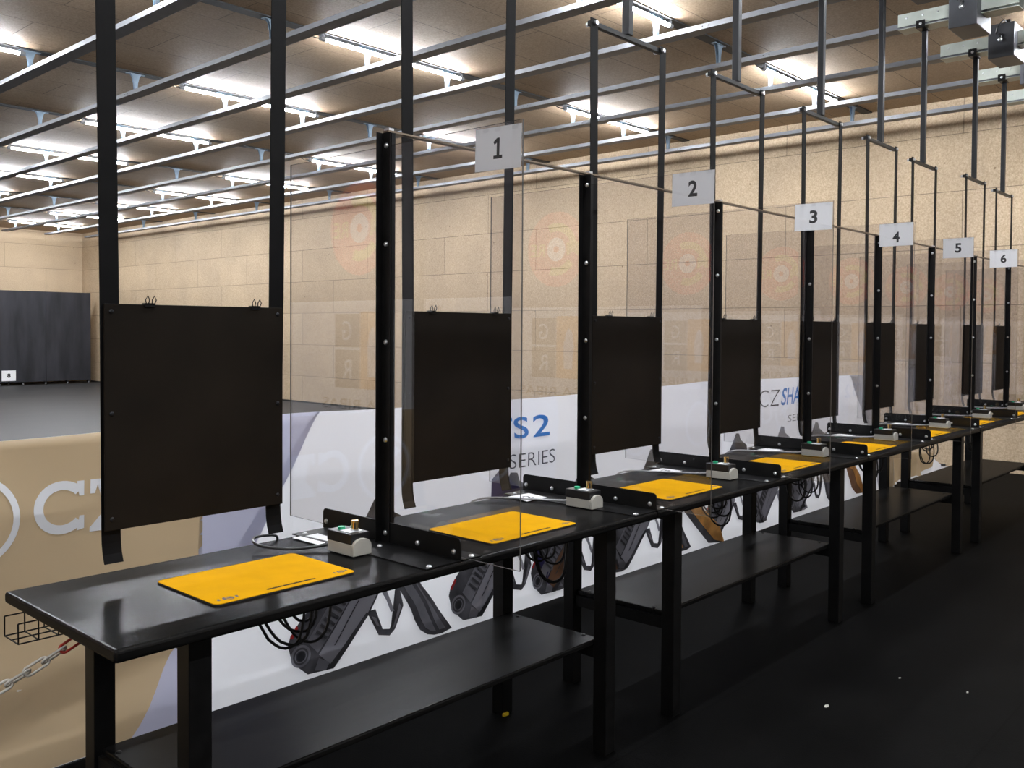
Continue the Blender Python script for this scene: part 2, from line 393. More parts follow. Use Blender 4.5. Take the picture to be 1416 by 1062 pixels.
# ------------------------------------------------------------------ target rails with motor boxes
LANE = {1: 'in the lane left of sign 1', 2: 'in the lane left of sign 2', 3: 'in the lane left of sign 3', 4: 'in the lane left of sign 4',
        5: 'in the lane left of sign 5', 6: 'in the lane left of sign 6', 7: 'in the first lane past sign 6', 8: 'in the second lane past sign 6', 9: 'in the third lane past sign 6', 10: 'in the lane against the right wall'}
def rail_x(k): return P * k - .55 - .02
RZ0, RZ1 = 4.205, 4.25
def rail_proto(loc, label):
    t = thing('target_rail', loc, label, 'target rail', 'target carrier rails under the ceiling')
    r = MB()
    r.box(-.068, .068, .3, 24.9, RZ0, RZ1, 'rail_grey')
    for y in range(2, 24, 3):
        for dy in (0, .06): r.dome((-.068, y + dy, RZ0 + .022), (-1, 0, 0), .006, .004, 'tube_steel', 6)
    r.build('rail_channel', t)
    for y in strip_y:
        if y < .8 or y > 24.9: continue
        b = MB()
        z0, z1 = RZ1, CEIL - .012
        b.box(-.10, .10, y - .025, y + .025, z1 - .006, z1, 'zinc')
        for sy in (-1, 1):
            b.prism([(-.062, z1 - .006), (.062, z1 - .006), (.040, z1 - .03), (.020, z0 + .09), (.016, z0), (-.016, z0), (-.020, z0 + .09), (-.040, z1 - .03)], 1, y + sy * .016 - .002, y + sy * .016 + .002, 'zinc')
        b.box(-.006, .006, y - .014, y + .014, z0, z1, 'zinc')
        o = b.build('hanger_bracket', t)
    for y in (12.1,): pass
    sp = MB()
    for sx in (-1, 1):
        sp.box(sx * .080 - .003, sx * .080 + .003, -.1, .82, RZ0 + .01, RZ0 + .115, 'plate_steel')
    sp.box(-.080, .080, -.1, .82, RZ0 - .012, RZ0 - .006, 'plate_steel')
    sp.box(-.080, .080, -.1, .82, RZ0 + .109, RZ0 + .115, 'plate_steel')
    so = sp.build('end_housing', t)
    for sx in (-1, 1):
        for y in (.5, .62, .75): MB().dome((sx * .083, y, RZ0 + .075), (sx, 0, 0), .008, .006, 'bolt', 8).build('rivet', so)
    mb = MB().box(-.19, .19, .17, .385, 4.085, 4.385, 'motor_steel').build('motor_box', t, bevel=.006)
    kn = MB(); kn.cyl((-.19, .28, 4.28), (-.215, .28, 4.28), .014, 'black_plastic'); kn.cyl((-.205, .28, 4.28), (-.205, .28, 4.235), .012, 'black_plastic'); kn.dome((-.212, .28, 4.235), (-1, 0, 0), .02, .022, 'bolt', 12)
    kn.build('release_knob', mb)
    hs = MB(); hs.box(-.02, .02, .25, .29, 4.385, CEIL, 'black_steel'); hs.build('drop_strut', mb)
    cb = MB().path([(-.19, .32, 4.30), (-.225, .30, 4.34), (-.21, .27, 4.39), (-.15, .26, 4.42), (-.08, .26, 4.40), (-.05, .26, 4.386)], .006, 'black_cable', 6).build('cable', mb)
    return t
rails = None
for k in range(1, 11):
    lab = 'long galvanised target rail under the ceiling ' + LANE[k]
    if rails is None: rails = rail_proto((rail_x(k), 0, 0), lab)
    else: copy_tree(rails, (rail_x(k), 0, 0), lab)

# ------------------------------------------------------------------ target hangers
def hanger_proto(loc, label):
    t = thing('target_hanger', loc, label, 'target hanger', 'target hangers parked at the counters')
    BZ = 3.055
    tb = MB().box(-.02, .02, -.02, .02, BZ + .012, RZ0 + .03, 'tube_steel').build('hanger_tube', t, bevel=.004)
    # plate bolted beside the rail housing
    pl = MB().box(-.114, -.109, -.035, .035, RZ0 - .035, RZ0 + .03, 'black_steel')
    pl.box(-.114, .02, -.035, .035, RZ0 - .035, RZ0 - .029, 'black_steel'); po = pl.build('rail_plate', t)
    MB().dome((-.114, 0, RZ0), (-1, 0, 0), .012, .008, 'bolt').build('bolt', po)
    cb = MB(); cb.box(-.30, .30, -.012, .012, BZ - .012, BZ + .012, 'black_steel'); c = cb.build('crossbar', t, bevel=.002)
    for sx in (-1, 1):
        MB().cyl((sx * .28, -.03, BZ), (sx * .28, .03, BZ), .011, 'bolt', 10).build('bolt', c)
    for sx in (-1, 1):
        s = MB()
        zs = [BZ + .02, 1.75, 1.06, 1.03, 1.0, .975]; ys = [-.016, -.016, -.008, -.010, -.016, -.026]
        vs = []
        for z, y in zip(zs, ys):
            xm = sx * (.267 + .019 * max(0, z - 1.06) / 2); x0, x1 = xm - .027, xm + .027
            vs += [(x0, y - .002, z), (x1, y - .002, z), (x1, y + .002, z), (x0, y + .002, z)]
        fs = [(0, 1, 2, 3), tuple(len(vs) - 4 + i for i in (3, 2, 1, 0))]
        for i in range(len(zs) - 1):
            fs += [(4 * i + a, 4 * i + (a + 1) % 4, 4 * i + 4 + (a + 1) % 4, 4 * i + 4 + a) for a in range(4)]
        s.add(vs, fs, 'strap'); s.build('strap', t)
    b = MB().box(-.292, .292, -.026, -.019, 1.068, 1.712, 'rubber_board').build('target_board', t, bevel=.002)
    for x in (-.16, .19):
        c = MB()
        c.box(x - .016, x + .016, -.030, -.012, 1.705, 1.716, 'black_steel')
        for sx in (-1, 1):
            c.path([(x + sx * .012, -.031, 1.712), (x + sx * .016, -.034, 1.725), (x + sx * .010, -.036, 1.737), (x + sx * .004, -.034, 1.725), (x + sx * .006, -.031, 1.712)], .0016, 'tube_steel', 5)
        c.build('binder_clip', b)
    for x in (-.272, .272):
        for z in (1.69, 1.40, 1.10): MB().dome((x, -.026, z), (0, -1, 0), .007, .004, 'tube_steel', 8).build('rivet', b)
    return t
hang = None
tilt = {2: .004, 3: .003, 6: -.004, 7: -.012, 9: .006}
for k in range(1, 10):
    lab = 'black target board on two straps hanging ' + LANE[k]
    y = {1: .575, 2: .575, 3: .565, 4: .575, 5: .56, 6: .58, 7: .63, 8: .54, 9: .57}[k]
    dx = {1: -.036, 2: -.02, 3: .006, 4: -.004, 5: .002, 6: .006, 7: -.008, 8: .004, 9: -.015}[k]
    loc = (P * k - .55 + dx, y, 0)
    if hang is None: hang = hanger_proto(loc, lab)
    else: copy_tree(hang, loc, lab)

# ------------------------------------------------------------------ counters (each table serves two lanes)
LEGIN = .24; LW = .031
def table_proto(loc, label, L=2.2):
    t = thing('shooting_bench', loc, label, 'bench', 'black benches along the firing line')
    tp = MB().box(.002, L - .002, 0, .68, H - .032, H, 'counter').build('bench_top', t, bevel=.009, seg=3)
    for x in (LEGIN, L - LEGIN):
        for y in (.085, .625):
            MB().box(x - LW, x + LW, y - LW, y + LW, 0, H - .032, 'black_steel').build('leg', t, bevel=.003)
    for x in (LEGIN, L - LEGIN):
        MB().box(x - .02, x + .02, .085 + LW, .625 - LW, .365, .415, 'black_steel').build('end_bar', t)
        MB().box(x - .02, x + .02, .085 + LW, .625 - LW, H - .082, H - .032, 'black_steel').build('top_bar', t)
    MB().box(LEGIN + .02, L - LEGIN - .02, .61, .64, H - .072, H - .032, 'black_steel').build('rear_rail', t)
    s = MB().box(LEGIN - .01, L - LEGIN + .01, .118, .595, .415, .437, 'counter').build('lower_shelf', t, bevel=.005)
    for x in (LEGIN + .01, L - LEGIN - .01):
        for y in (.18, .53): MB().dome((x, y, .437), (0, 0, 1), .009, .004, 'black_steel', 8).build('screw', s)
    return t
TL = {0: 'long black bench nearest the camera, spanning the lanes of signs 1 and 2', 1: 'long black bench second from the camera, spanning the lanes of signs 3 and 4',
      2: 'long black bench third from the camera, spanning the lanes of signs 5 and 6', 3: 'long black bench past sign 6, fourth from the camera'}
tab = table_proto((0, 0, 0), TL[0])
t1kids = kids(tab)
for i in range(1, 4): copy_tree(tab, (2.2 * i, 0, 0), TL[i])
# a yellow pad left under one leg of the near bench
leg = [o for o in t1kids if o.name.startswith('leg')][3]
MB().box(2.2 - LEGIN - .034, 2.2 - LEGIN - .005, .625 - LW - .012, .625 - LW - .001, 0, .012, 'yellow_pad').build('foot_pad', leg)['label'] = 'yellow pad'

# ------------------------------------------------------------------ lane dividers
PY = .375
def divider_proto(loc, label):
    t = thing('lane_divider', loc, label, 'divider', 'clear dividers between the lanes')
    p = MB()
    y0, y1, z0, z1 = -.238, .937, .012, 2.262 - H
    p.add([(x, y, z) for z in (z0, z1) for y in (y0, y1) for x in (-.003, .003)], [(0, 4, 6, 2), (1, 3, 7, 5)], 'acrylic')
    p.add([(x, y, z) for z in (z0, z1) for y in (y0, y1) for x in (-.003, .003)], [(0, 2, 3, 1), (4, 5, 7, 6), (0, 1, 5, 4), (2, 6, 7, 3)], 'acrylic_edge')
    p.build('acrylic_panel', t)
    # angle-iron bracket on the left of the panel
    br = MB()
    def rr(y0, y1, z0, z1, r=.016):
        pts = [(y0, z0), (y1, z0)]
        for cy, a0 in ((y1 - r, 0), (y0 + r, PI / 2)):
            for i in range(5):
                a = a0 + PI / 2 * i / 4; pts.append((cy + r * math.cos(a), z1 - r + r * math.sin(a)))
        return pts
    br.prism(rr(.006, .72, 0, .072), 0, -.008, -.0035, 'black_steel')
    b = br.build('angle_bracket', t)
    fl = MB().box(-.155, -.008, .004, .70, 0, .004, 'black_steel').box(.0035, .085, .004, .70, 0, .004, 'black_steel').build('base_flange', t)
    for y in (.035, .205, .40, .55, .70):
        MB().dome((-.008, y, .026), (-1, 0, 0), .0095, .007, 'bolt').build('bolt', b)
    for x, y in ((-.128, .02), (-.06, .335), (-.128, .66), (.055, .02), (.055, .66)):
        MB().dome((x, y, .004), (0, 0, 1), .0095, .006, 'bolt').build('bolt', fl)
    ps = MB()
    zt = 2.305 - H
    ps.box(-.0115, -.0085, PY - .030, PY + .014, .004, zt, 'black_steel')
    ps.box(-.036, -.0085, PY + .011, PY + .014, .004, zt, 'black_steel')
    ps.box(.0035, .0195, PY - .020, PY + .014, .004, zt, 'black_steel')
    po = ps.build('upright_post', t)
    for z in (2.26, 1.93, 1.60, 1.27, .955):
        MB().dome((-.0115, PY - .010, z - H), (-1, 0, 0), .0095, .007, 'bolt').build('bolt', po)
    return t
DL = {7: 'clear divider with black post, first one past sign 6', 8: 'clear divider with black post, second one past sign 6'}
dv = None
for k in range(1, 9):
    lab = DL.get(k, 'clear acrylic divider with black post, carrying sign %d' % k)
    if dv is None: dv = divider_proto((P * k, 0, H), lab)
    else: copy_tree(dv, (P * k, 0, H), lab)

# tie bars from post to post, lying on the post tops
bt = None
for k in range(1, 9):
    lab = 'thin bronze bar joining the post tops from sign %d to sign %d' % (k, k + 1) if k < 6 else ('thin bronze bar on the post tops just past sign 6' if k == 6 else ('thin bronze bar on the second pair of post tops past sign 6' if k == 7 else 'thin bronze bar from the last post in view to the right'))
    if bt is None:
        bt = MB().box(-.012, P - .016, -.014, .014, 0, .006, 'tie').box(-.010, .012, -.013, .013, .006, .014, 'bolt').build('tie_bar', None, (P * k, PY - .008, 2.305))
        tag(bt, lab, 'bar', 'tie bars along the tops of the divider posts')
    else: copy_tree(bt, (P * k, PY - .008, 2.305), lab)

# ------------------------------------------------------------------ number signs
SP = {1: (-.235, 2.124, 1.5), 2: (-.240, 2.133, .5), 3: (-.235, 2.128, .8), 4: (-.231, 2.132, -.3), 5: (-.238, 2.133, .0), 6: (-.232, 2.131, -.2)}
for k, (y, z, rot) in SP.items():
    t = thing('lane_sign', (P * k - .0032, y + .0935, z + .064), 'white laminated sign with black number %d on the divider corner' % k, 'sign', 'numbered lane signs')
    MB().box(-.0022, -.0008, -.0935, .0935, -.064, .064, 'sign').build('card', t)
    dz0, dz1 = (-.031, .031) if k != 4 else (-.044, .016)
    vs, fs = text_fit(str(k), -.020, .020, dz0, dz1, .03)
    if k == 1:
        vs, fs = poly((-.017, dz0), (.019, dz0), (.019, dz0 + .010), (.0075, dz0 + .010), (.0075, dz1), (-.003, dz1), (-.018, dz1 - .011), (-.013, dz1 - .020), (-.004, dz1 - .014), (-.004, dz0 + .010), (-.017, dz0 + .010))
    # the sign is read from the left side (-x): its own right is -y
    d = MB(); d.add([(-.0023, -a, b) for a, b in vs], fs, 'ink'); d.build('number', t)
    c = MB()
    c.box(-.0030, -.0024, -.0985, .0985, -.069, .069, 'film'); c.build('laminate_sleeve', t)
    tp = MB()
    for yy in (-.07, .0, .05): tp.box(-.0034, -.0031, yy - .012, yy + .012, .05, .075, 'film')
    tp.build('tape', t)
    t.rotation_euler.x = math.radians(rot)

# ------------------------------------------------------------------ counter mats
def mat_proto(loc, label):
    t = thing('counter_mat', loc, label, 'mat', 'yellow mats on the benches')
    W, D = .46, .33
    def rrect(w, d, r=.018):
        pts = []
        for cx, cy, a0 in ((w - r, d - r, 0), (r, d - r, PI / 2), (r, r, PI), (w - r, r, 1.5 * PI)):
            for i in range(5):
                a = a0 + PI / 2 * i / 4; pts.append((cx + r * math.cos(a), cy + r * math.sin(a)))
        return pts
    MB().prism(rrect(W, D), 2, 0, .004, 'black_rubber').build('rubber_backing', t)
    top = MB().prism([(x * .994 + .0014, y * .994 + .001) for x, y in rrect(W, D)], 2, .004, .0056, 'yellow')
    z = .0058
    def dec(shape, mat): top.add([(a, b, z) for a, b in shape[0]], shape[1], mat)
    # rule along the front, two small logo prints in the front corners
    dec(poly((.17, .022), (.33, .022), (.33, .031), (.17, .031)), 'mat_print')
    for i in range(9): dec(poly((.175 + i * .0172, .0315), (.187 + i * .0172, .0315), (.187 + i * .0172, .0335), (.175 + i * .0172, .0335)), 'mat_print')
    for cx, sc in ((.055, 1.0), (.425, .75)):
        dec(ring(cx, .033, .012 * sc, .016 * sc, 24), 'mat_grey'); dec(disc(cx, .033, .006 * sc, 12), 'mat_grey')
        for i in range(4): dec(poly((cx - .034 * sc + i * .018 * sc, .026), (cx - .026 * sc + i * .018 * sc, .026), (cx - .022 * sc + i * .018 * sc, .042), (cx - .030 * sc + i * .018 * sc, .042)), 'mat_grey')
    top.build('printed_top', t)
    return t
mo = {1: (.325, .131), 2: (1.318, .078), 3: (2.42, .085), 4: (3.475, .076), 5: (4.56, .055), 6: (5.66, .06), 7: (6.77, .06), 8: (7.86, .06)}
mp = None
for k, (x, y) in mo.items():
    lab = 'yellow rectangular mat lying on the bench ' + LANE[k]
    if mp is None: mp = mat_proto((x, y, H), lab)
    else: copy_tree(mp, (x, y, H), lab)

# ------------------------------------------------------------------ control boxes
def ctrl_proto(loc, label):
    t = thing('control_box', loc, label, 'control box', 'target control boxes beside the dividers')
    # long along y, arched front end
    arch = [(0, 0), (.074, 0), (.074, .028)] + [(.037 + .037 * math.cos(a), .028 + .026 * math.sin(a)) for a in [PI * i / 10 for i in range(1, 10)]] + [(0, .028)]
    MB().prism(arch, 1, 0, .012, 'beige').box(.0, .074, .012, .135, 0, .036, 'beige').build('base', t, bevel=.002)
    lid = MB().box(-.001, .075, .0125, .137, .036, .070, 'black_plastic').build('lid', t, bevel=.003)
    MB().box(.012, .062, .035, .085, .070, .0712, 'paper').build('sticker', lid)['label'] = 'white sticker'
    MB().cyl((.03, .10, .070), (.03, .10, .079), .012, 'green', 14).build('button', lid)['label'] = 'green button'
    tg = MB(); tg.cyl((.045, .05, .071), (.045, .05, .076), .014, 'bolt', 14); tg.cyl((.045, .05, .076), (.045, .05, .100), .0115, 'brass', 14); tg.cyl((.045, .05, .100), (.045, .05, .104), .0125, 'brass', 14)
    for a in range(0, 6, 2): tg.box(.045 + .0112 * math.cos(a) - .002, .045 + .0112 * math.cos(a) + .002, .05 + .0112 * math.sin(a) - .002, .05 + .0112 * math.sin(a) + .002, .078, .098, 'black_plastic')
    tg.build('toggle_knob', lid)['label'] = 'brass knob'
    return t
bo = {1: (.885, .277), 2: (2.022, .198), 3: (3.075, .16), 4: (4.175, .172), 5: (5.27, .165), 6: (6.37, .165), 7: (7.47, .165), 8: (8.57, .165)}
cp = None
for k, (x, y) in bo.items():
    lab = 'beige control box with black lid and brass knob ' + LANE[k]
    if cp is None: cp = ctrl_proto((x, y, H + .004), lab)
    else: copy_tree(cp, (x, y, H + .004), lab)
    # its lead to the back of the bench
    q = MB(); zc = H + .010 + .001
    pts = [(x + .037, y + .137, zc + .012), (x + .03, y + .17, zc + .004), (x + .01, y + .24, zc), (x - .03, y + .32, zc), (x - .10, y + .40, zc + .003), (x - .17, .655, zc + .002), (x - .20, .70, H - .02), (x - .21, .70, H - .12)]
    if k == 1: pts = [(x + .037, y + .137, zc + .012), (x - .02, y + .17, zc + .002), (x - .10, y + .22, zc), (x - .16, y + .29, zc + .012), (x - .13, y + .36, zc + .020), (x - .03, .67, zc + .006), (x + .0, .70, H - .02), (x, .70, H - .1)]
    fine = []
    for i in range(len(pts) - 1):
        a = Vector(pts[max(i - 1, 0)]); b = Vector(pts[i]); c = Vector(pts[i + 1]); d = Vector(pts[min(i + 2, len(pts) - 1)])
        for j in range(5):
            t_ = j / 5; fine.append(.5 * ((2 * b) + (c - a) * t_ + (2 * a - 5 * b + 4 * c - d) * t_ ** 2 + (3 * b - a - 3 * c + d) * t_ ** 3))
    fine.append(Vector(pts[-1]))
    q.path(fine, .0045, 'black_cable' if k == 1 else 'grey_cable', 7)
    tag(q.build('control_cable', smooth=True), ('black' if k == 1 else 'grey') + ' control box cable ' + LANE[k], 'cable', 'control cables')

# papers lying on the benches
def card(name, corners, label, cat, mark=False, mz=0.0):
    m = MB(); z = H + mz
    m.add([(x, y, z) for x, y in corners] + [(x, y, z + .0012) for x, y in corners], [(3, 2, 1, 0), (4, 5, 6, 7), (0, 1, 5, 4), (1, 2, 6, 5), (2, 3, 7, 6), (3, 0, 4, 7)], 'paper')
    if mark:
        c = [Vector((sum(p[i] for p in corners) / 4) for i in (0, 1))][0]
        vs, fs = text_fit('2' if mark == 2 else '3', -.018, .018, -.025, .025, .03)
        m.add([(c[0] + a, c[1] + b, z + .0015) for a, b in vs], fs, 'ink')
    return tag(m.build(name), label, cat, 'number cards lying on the benches' if name == 'number_card' else None)
card('paper_strip', [(.906, .640), (.907, .494), (.941, .500), (.939, .640)], 'narrow white paper strip lying behind the nearest control box', 'paper', mz=.0042)
card('paper_slip', [(.954, .632), (.962, .505), (1.000, .545), (1.007, .634)], 'wider white slip lying next to the nearest divider bracket', 'paper', mz=.0042)
card('number_card', [(1.995, .632), (1.972, .502), (2.097, .498), (2.121, .622)], 'white number card lying flat on the bench left of sign 2', 'card', 2, .0042)
card('number_card', [(3.052, .612), (3.051, .491), (3.157, .480), (3.160, .602)], 'white number card lying flat on the bench left of sign 3', 'card', 3, .0042)
for k in (4, 5, 6):
    x = P * k
    card('number_card', [(x - .20, .60), (x - .20, .49), (x - .09, .48), (x - .09, .60)], 'white card lying flat on the bench left of sign %d' % k, 'card', False, .0042)

# ------------------------------------------------------------------ cable bundles under the benches
def bundle(loc, seed, label):
    rnd = random.Random(seed); t = thing('cable_bundle', loc, label, 'cables', 'black cables looping below the benches')
    for i in range(5):
        x0 = rnd.uniform(-.18, -.02); x1 = x0 + rnd.uniform(.09, .24); dpt = rnd.uniform(.13, .26); yy = rnd.uniform(-.05, .05)
        pts = []
        for j in range(17):
            s = j / 16; xx = x0 + (x1 - x0) * s + .03 * math.sin(PI * s) * rnd.uniform(.9, 1.1)
            pts.append((xx, yy + .03 * math.sin(2 * PI * s), -dpt * (1 - (2 * s - 1) ** 2) - .001))
        MB().path(pts, .0045, 'black_cable', 6).build('cable', t, smooth=True)
    return t
for k, x in ((1, .70), (2, 1.86), (3, 3.22), (4, 4.22), (5, 5.3), (6, 6.4), (7, 7.5)):
    bundle((x, .32, H - .034), k * 13, 'looped black cables hanging under the bench ' + LANE[k])

# ------------------------------------------------------------------ wire basket and barrier chain at the near end
t = thing('cable_basket', (.015, .615, .785), 'black wire cable basket under the near end of the first bench', 'basket')
w = MB(); Lb = .42
for y, z in ((0, 0), (.05, 0), (.10, 0), (0, .055), (.10, .055)): w.path([(0, y, z), (Lb, y, z)], .0022, 'black_steel', 5)
w.build('long_wires', t)
w = MB()
for i in range(9):
    x = i * Lb / 8; w.path([(x, 0, .08 if i in (1, 7) else .055), (x, 0, 0), (x, .10, 0), (x, .10, .1 if i in (1, 7) else .055)], .0022, 'black_steel', 5)
w.build('cross_wires', t)
hk = MB()
for x in (Lb / 8, Lb * 7 / 8): hk.path([(x, 0, .055), (x, 0, .102)], .003, 'black_steel', 6); hk.path([(x, .10, .055), (x, .06, .102)], .003, 'black_steel', 6)
hk.build('hooks', t)

t = thing('barrier_chain', (0, 0, 0), 'white plastic barrier chain hooked below the near bench end with a red link', 'chain')
A = Vector((.128, .49, .805)); B = Vector((LEFTX + .02, .55, .60)); n = 25
cp_ = []
for i in range(n + 1):
    s = i / n; p = A.lerp(B, s); p.z -= .085 * (1 - (2 * s - 1) ** 2) ; cp_.append(p)
for i in range(n):
    a, b = cp_[i], cp_[i + 1]; c = (a + b) / 2; d = (b - a).normalized(); L = (b - a).length * .5 + .008
    up = Vector((0, 1, 0)); side = d.cross(up).normalized()
    wv = (up * .7 + side * .7) if i % 2 else (up * .7 - side * .7)
    pts = []
    for j in range(14):
        th = 2 * PI * j / 14
        pts.append(c + d * (math.copysign(L - .012, math.cos(th)) * (1 if abs(math.cos(th)) > .2 else abs(math.cos(th)) * 5) + .012 * math.cos(th)) + wv * .012 * math.sin(th))
    o = MB().path(pts, .0038, 'chain_red' if i == 0 else 'chain_white', 6, True).build('link', t, smooth=True)
    if i == 0: o['label'] = 'red link'
MB().path([(A.x, A.y, A.z - .004), (A.x + .01, A.y, A.z + .012), (A.x + .004, A.y, H - .032)], .003, 'black_steel', 6).build('hook', t)
MB().cyl((LEFTX, B.y, B.z), (LEFTX + .03, B.y, B.z), .008, 'bolt', 8).build('wall_eye', t)

# ------------------------------------------------------------------ printed banner across the range mouth
BY = 1.5
tops = [(-1.0, 1.20), (0, 1.232), (.1, 1.233), (.6, 1.241), (1.5, 1.258), (2.6, 1.236), (3.6, 1.246), (4.3, 1.250), (5.1, 1.264), (6.4, 1.245), (7.5, 1.228), (8.15, 1.215), (8.35, 1.0), (8.6, .66), (8.9, .40), (9.4, .34), (10.1, .26), (10.45, .05), (10.9, .012)]
def ztop(x):
    for (a, za), (b, zb) in zip(tops, tops[1:]):
        if a <= x <= b: return za + (zb - za) * (x - a) / (b - a)
    return tops[-1][1] if x > 0 else tops[0][1]
def wave(x, z):
    w = .010 * math.sin(2.3 * x + 1.5 * z) + .006 * math.sin(6.1 * x - 3 * z + 1) + .003 * math.sin(13 * x + 9 * z)
    lo = max(0, 1 - abs(z - .3) / .32)
    w += .055 * lo * math.sin(15 * z - 3.0 * x) * max(0, min(1, (1.4 - x) / .8))
    tp = max(0, (z - .95) / .3)
    w += .016 * tp * math.sin(4.4 * x + 12 * z)
    if x > 8.3: w += min(1, (x - 8.3)) * (.05 * math.sin(9 * x + 3 * z) + .03 * math.sin(21 * x))
    return w
bn = MB()
NX = 230; NZ = 26
xs = [-1.0 + (10.9 + 1.0) * i / NX for i in range(NX + 1)]
vs = [(x, BY + wave(x, ztop(x) * j / NZ), ztop(x) * j / NZ + .002) for x in xs for j in range(NZ + 1)]
fs = [(i * (NZ + 1) + j, (i + 1) * (NZ + 1) + j, (i + 1) * (NZ + 1) + j + 1, i * (NZ + 1) + j + 1) for i in range(NX) for j in range(NZ)]
bn.add(vs, fs, 'b_white')
def decal(shape, mat, layer, step=.06):
    """flat print laid on the banner cloth, cut fine enough to follow its folds"""
    pv, pf = shape
    bm = bmesh.new()
    bv = [bm.verts.new((x, 0, z)) for x, z in pv]
    for f in pf:
        try: bm.faces.new([bv[i] for i in f])
        except ValueError: pass
    bmesh.ops.triangulate(bm, faces=bm.faces[:])
    for ax in (0, 2):
        lo = min(p[0 if ax == 0 else 1] for p in pv); hi = max(p[0 if ax == 0 else 1] for p in pv)
        no = (1, 0, 0) if ax == 0 else (0, 0, 1)
        c = math.floor(lo / step) * step + step
        while c < hi:
            bmesh.ops.bisect_plane(bm, geom=bm.verts[:] + bm.edges[:] + bm.faces[:], plane_co=tuple(c * n_ for n_ in no), plane_no=no)
            c += step
    bm.verts.index_update(); bm_v = [(v.co.x, v.co.z) for v in bm.verts]
    out = []
    for v in bm.verts:
        x, z = v.co.x, max(.004, min(v.co.z, ztop(v.co.x)))
        out.append((x, BY + wave(x, z) - .0035 * layer - .0015, z + .002))
    fl = []
    for f in bm.faces:
        if f.calc_area() < 1e-8: continue
        q = [v.index for v in f.verts]; ar = sum(bm_v[q[i]][0] * bm_v[q[(i + 1) % len(q)]][1] - bm_v[q[(i + 1) % len(q)]][0] * bm_v[q[i]][1] for i in range(len(q)))
        fl.append(tuple(q if ar > 0 else q[::-1]))
    bm.free(); bn.add(out, fl, mat)
# colour fields
decal(poly((-1.0, 0), (.73, 0), (.95, .342), (1.041, .60), (1.041, 1.3), (-1.0, 1.3)), 'b_gold', 1)
decal(poly((1.041, 1.3), (1.041, .60), (.95, .342), (.73, 0), (1.0, 0), (1.10, .38), (1.12, .62), (1.215, .716), (1.486, 1.10), (1.66, 1.3)), 'b_lav', 1)
decal(poly((7.756, 1.3), (8.5, 1.3), (8.9, .66), (8.9, 0), (8.62, 0), (8.5, .45)), 'b_grey', 1)
decal(poly((8.75, .45), (8.9, .5), (10.1, .5), (10.1, .1), (9.9, .0), (9.5, .07), (9.3, .0), (9.0, .05), (8.8, 0)), 'b_gold', 2)
# ring crest and big serif letters on the gold field
decal(ring(.169, .957, .143, .166, 48), 'b_letter', 2)
decal(poly((.06, 1.03), (.10, 1.055), (.25, .975), (.235, .945), (.20, .955), (.17, .905), (.135, .915), (.15, .965)), 'b_letter', 2)
decal(poly((.11, .93), (.14, .92), (.16, .86), (.13, .855)), 'b_letter', 2)
c = ring(.482, .968, .066, .1, 36, math.radians(42), math.radians(318)); decal(c, 'b_letter', 2)
decal(poly((.535, 1.062), (.562, 1.062), (.562, 1.005), (.545, 1.005)), 'b_letter', 2)
decal(poly((.535, .874), (.562, .880), (.562, .93), (.545, .93)), 'b_letter', 2)
decal(poly((.585, 1.062), (.798, 1.062), (.798, 1.045), (.655, .884), (.785, .884), (.795, .915), (.808, .915), (.808, .862), (.582, .862), (.582, .878), (.727, 1.040), (.612, 1.040), (.602, 1.008), (.585, 1.008)), 'b_letter', 2)
# same crest and word further left on the cloth
decal(ring(-.62, .957, .143, .166, 40), 'b_letter', 2)
# titles
def word(s, x0, x1, z0, z1, mat, off=0.0): decal(text_fit(s, x0, x1, z0, z1, off), mat, 2, .09)
word('CZ', 2.42, 2.66, 1.012, 1.137, 'b_black', -.012)
word('TS', 2.80, 3.115, 1.012, 1.137, 'b_blue', .012)
word('2', 3.155, 3.308, 1.010, 1.139, 'b_blue', .012)
word('SERIES', 2.955, 3.36, .842, .925, 'b_black', -.012)
word('CZ', 5.985, 6.295, 1.015, 1.155, 'b_black', -.016)
word('SHADOW 2', 6.335, 7.36, 1.015, 1.165, 'b_blue', .012)
word('SERIES', 6.47, 6.98, .865, .925, 'b_black', -.012)
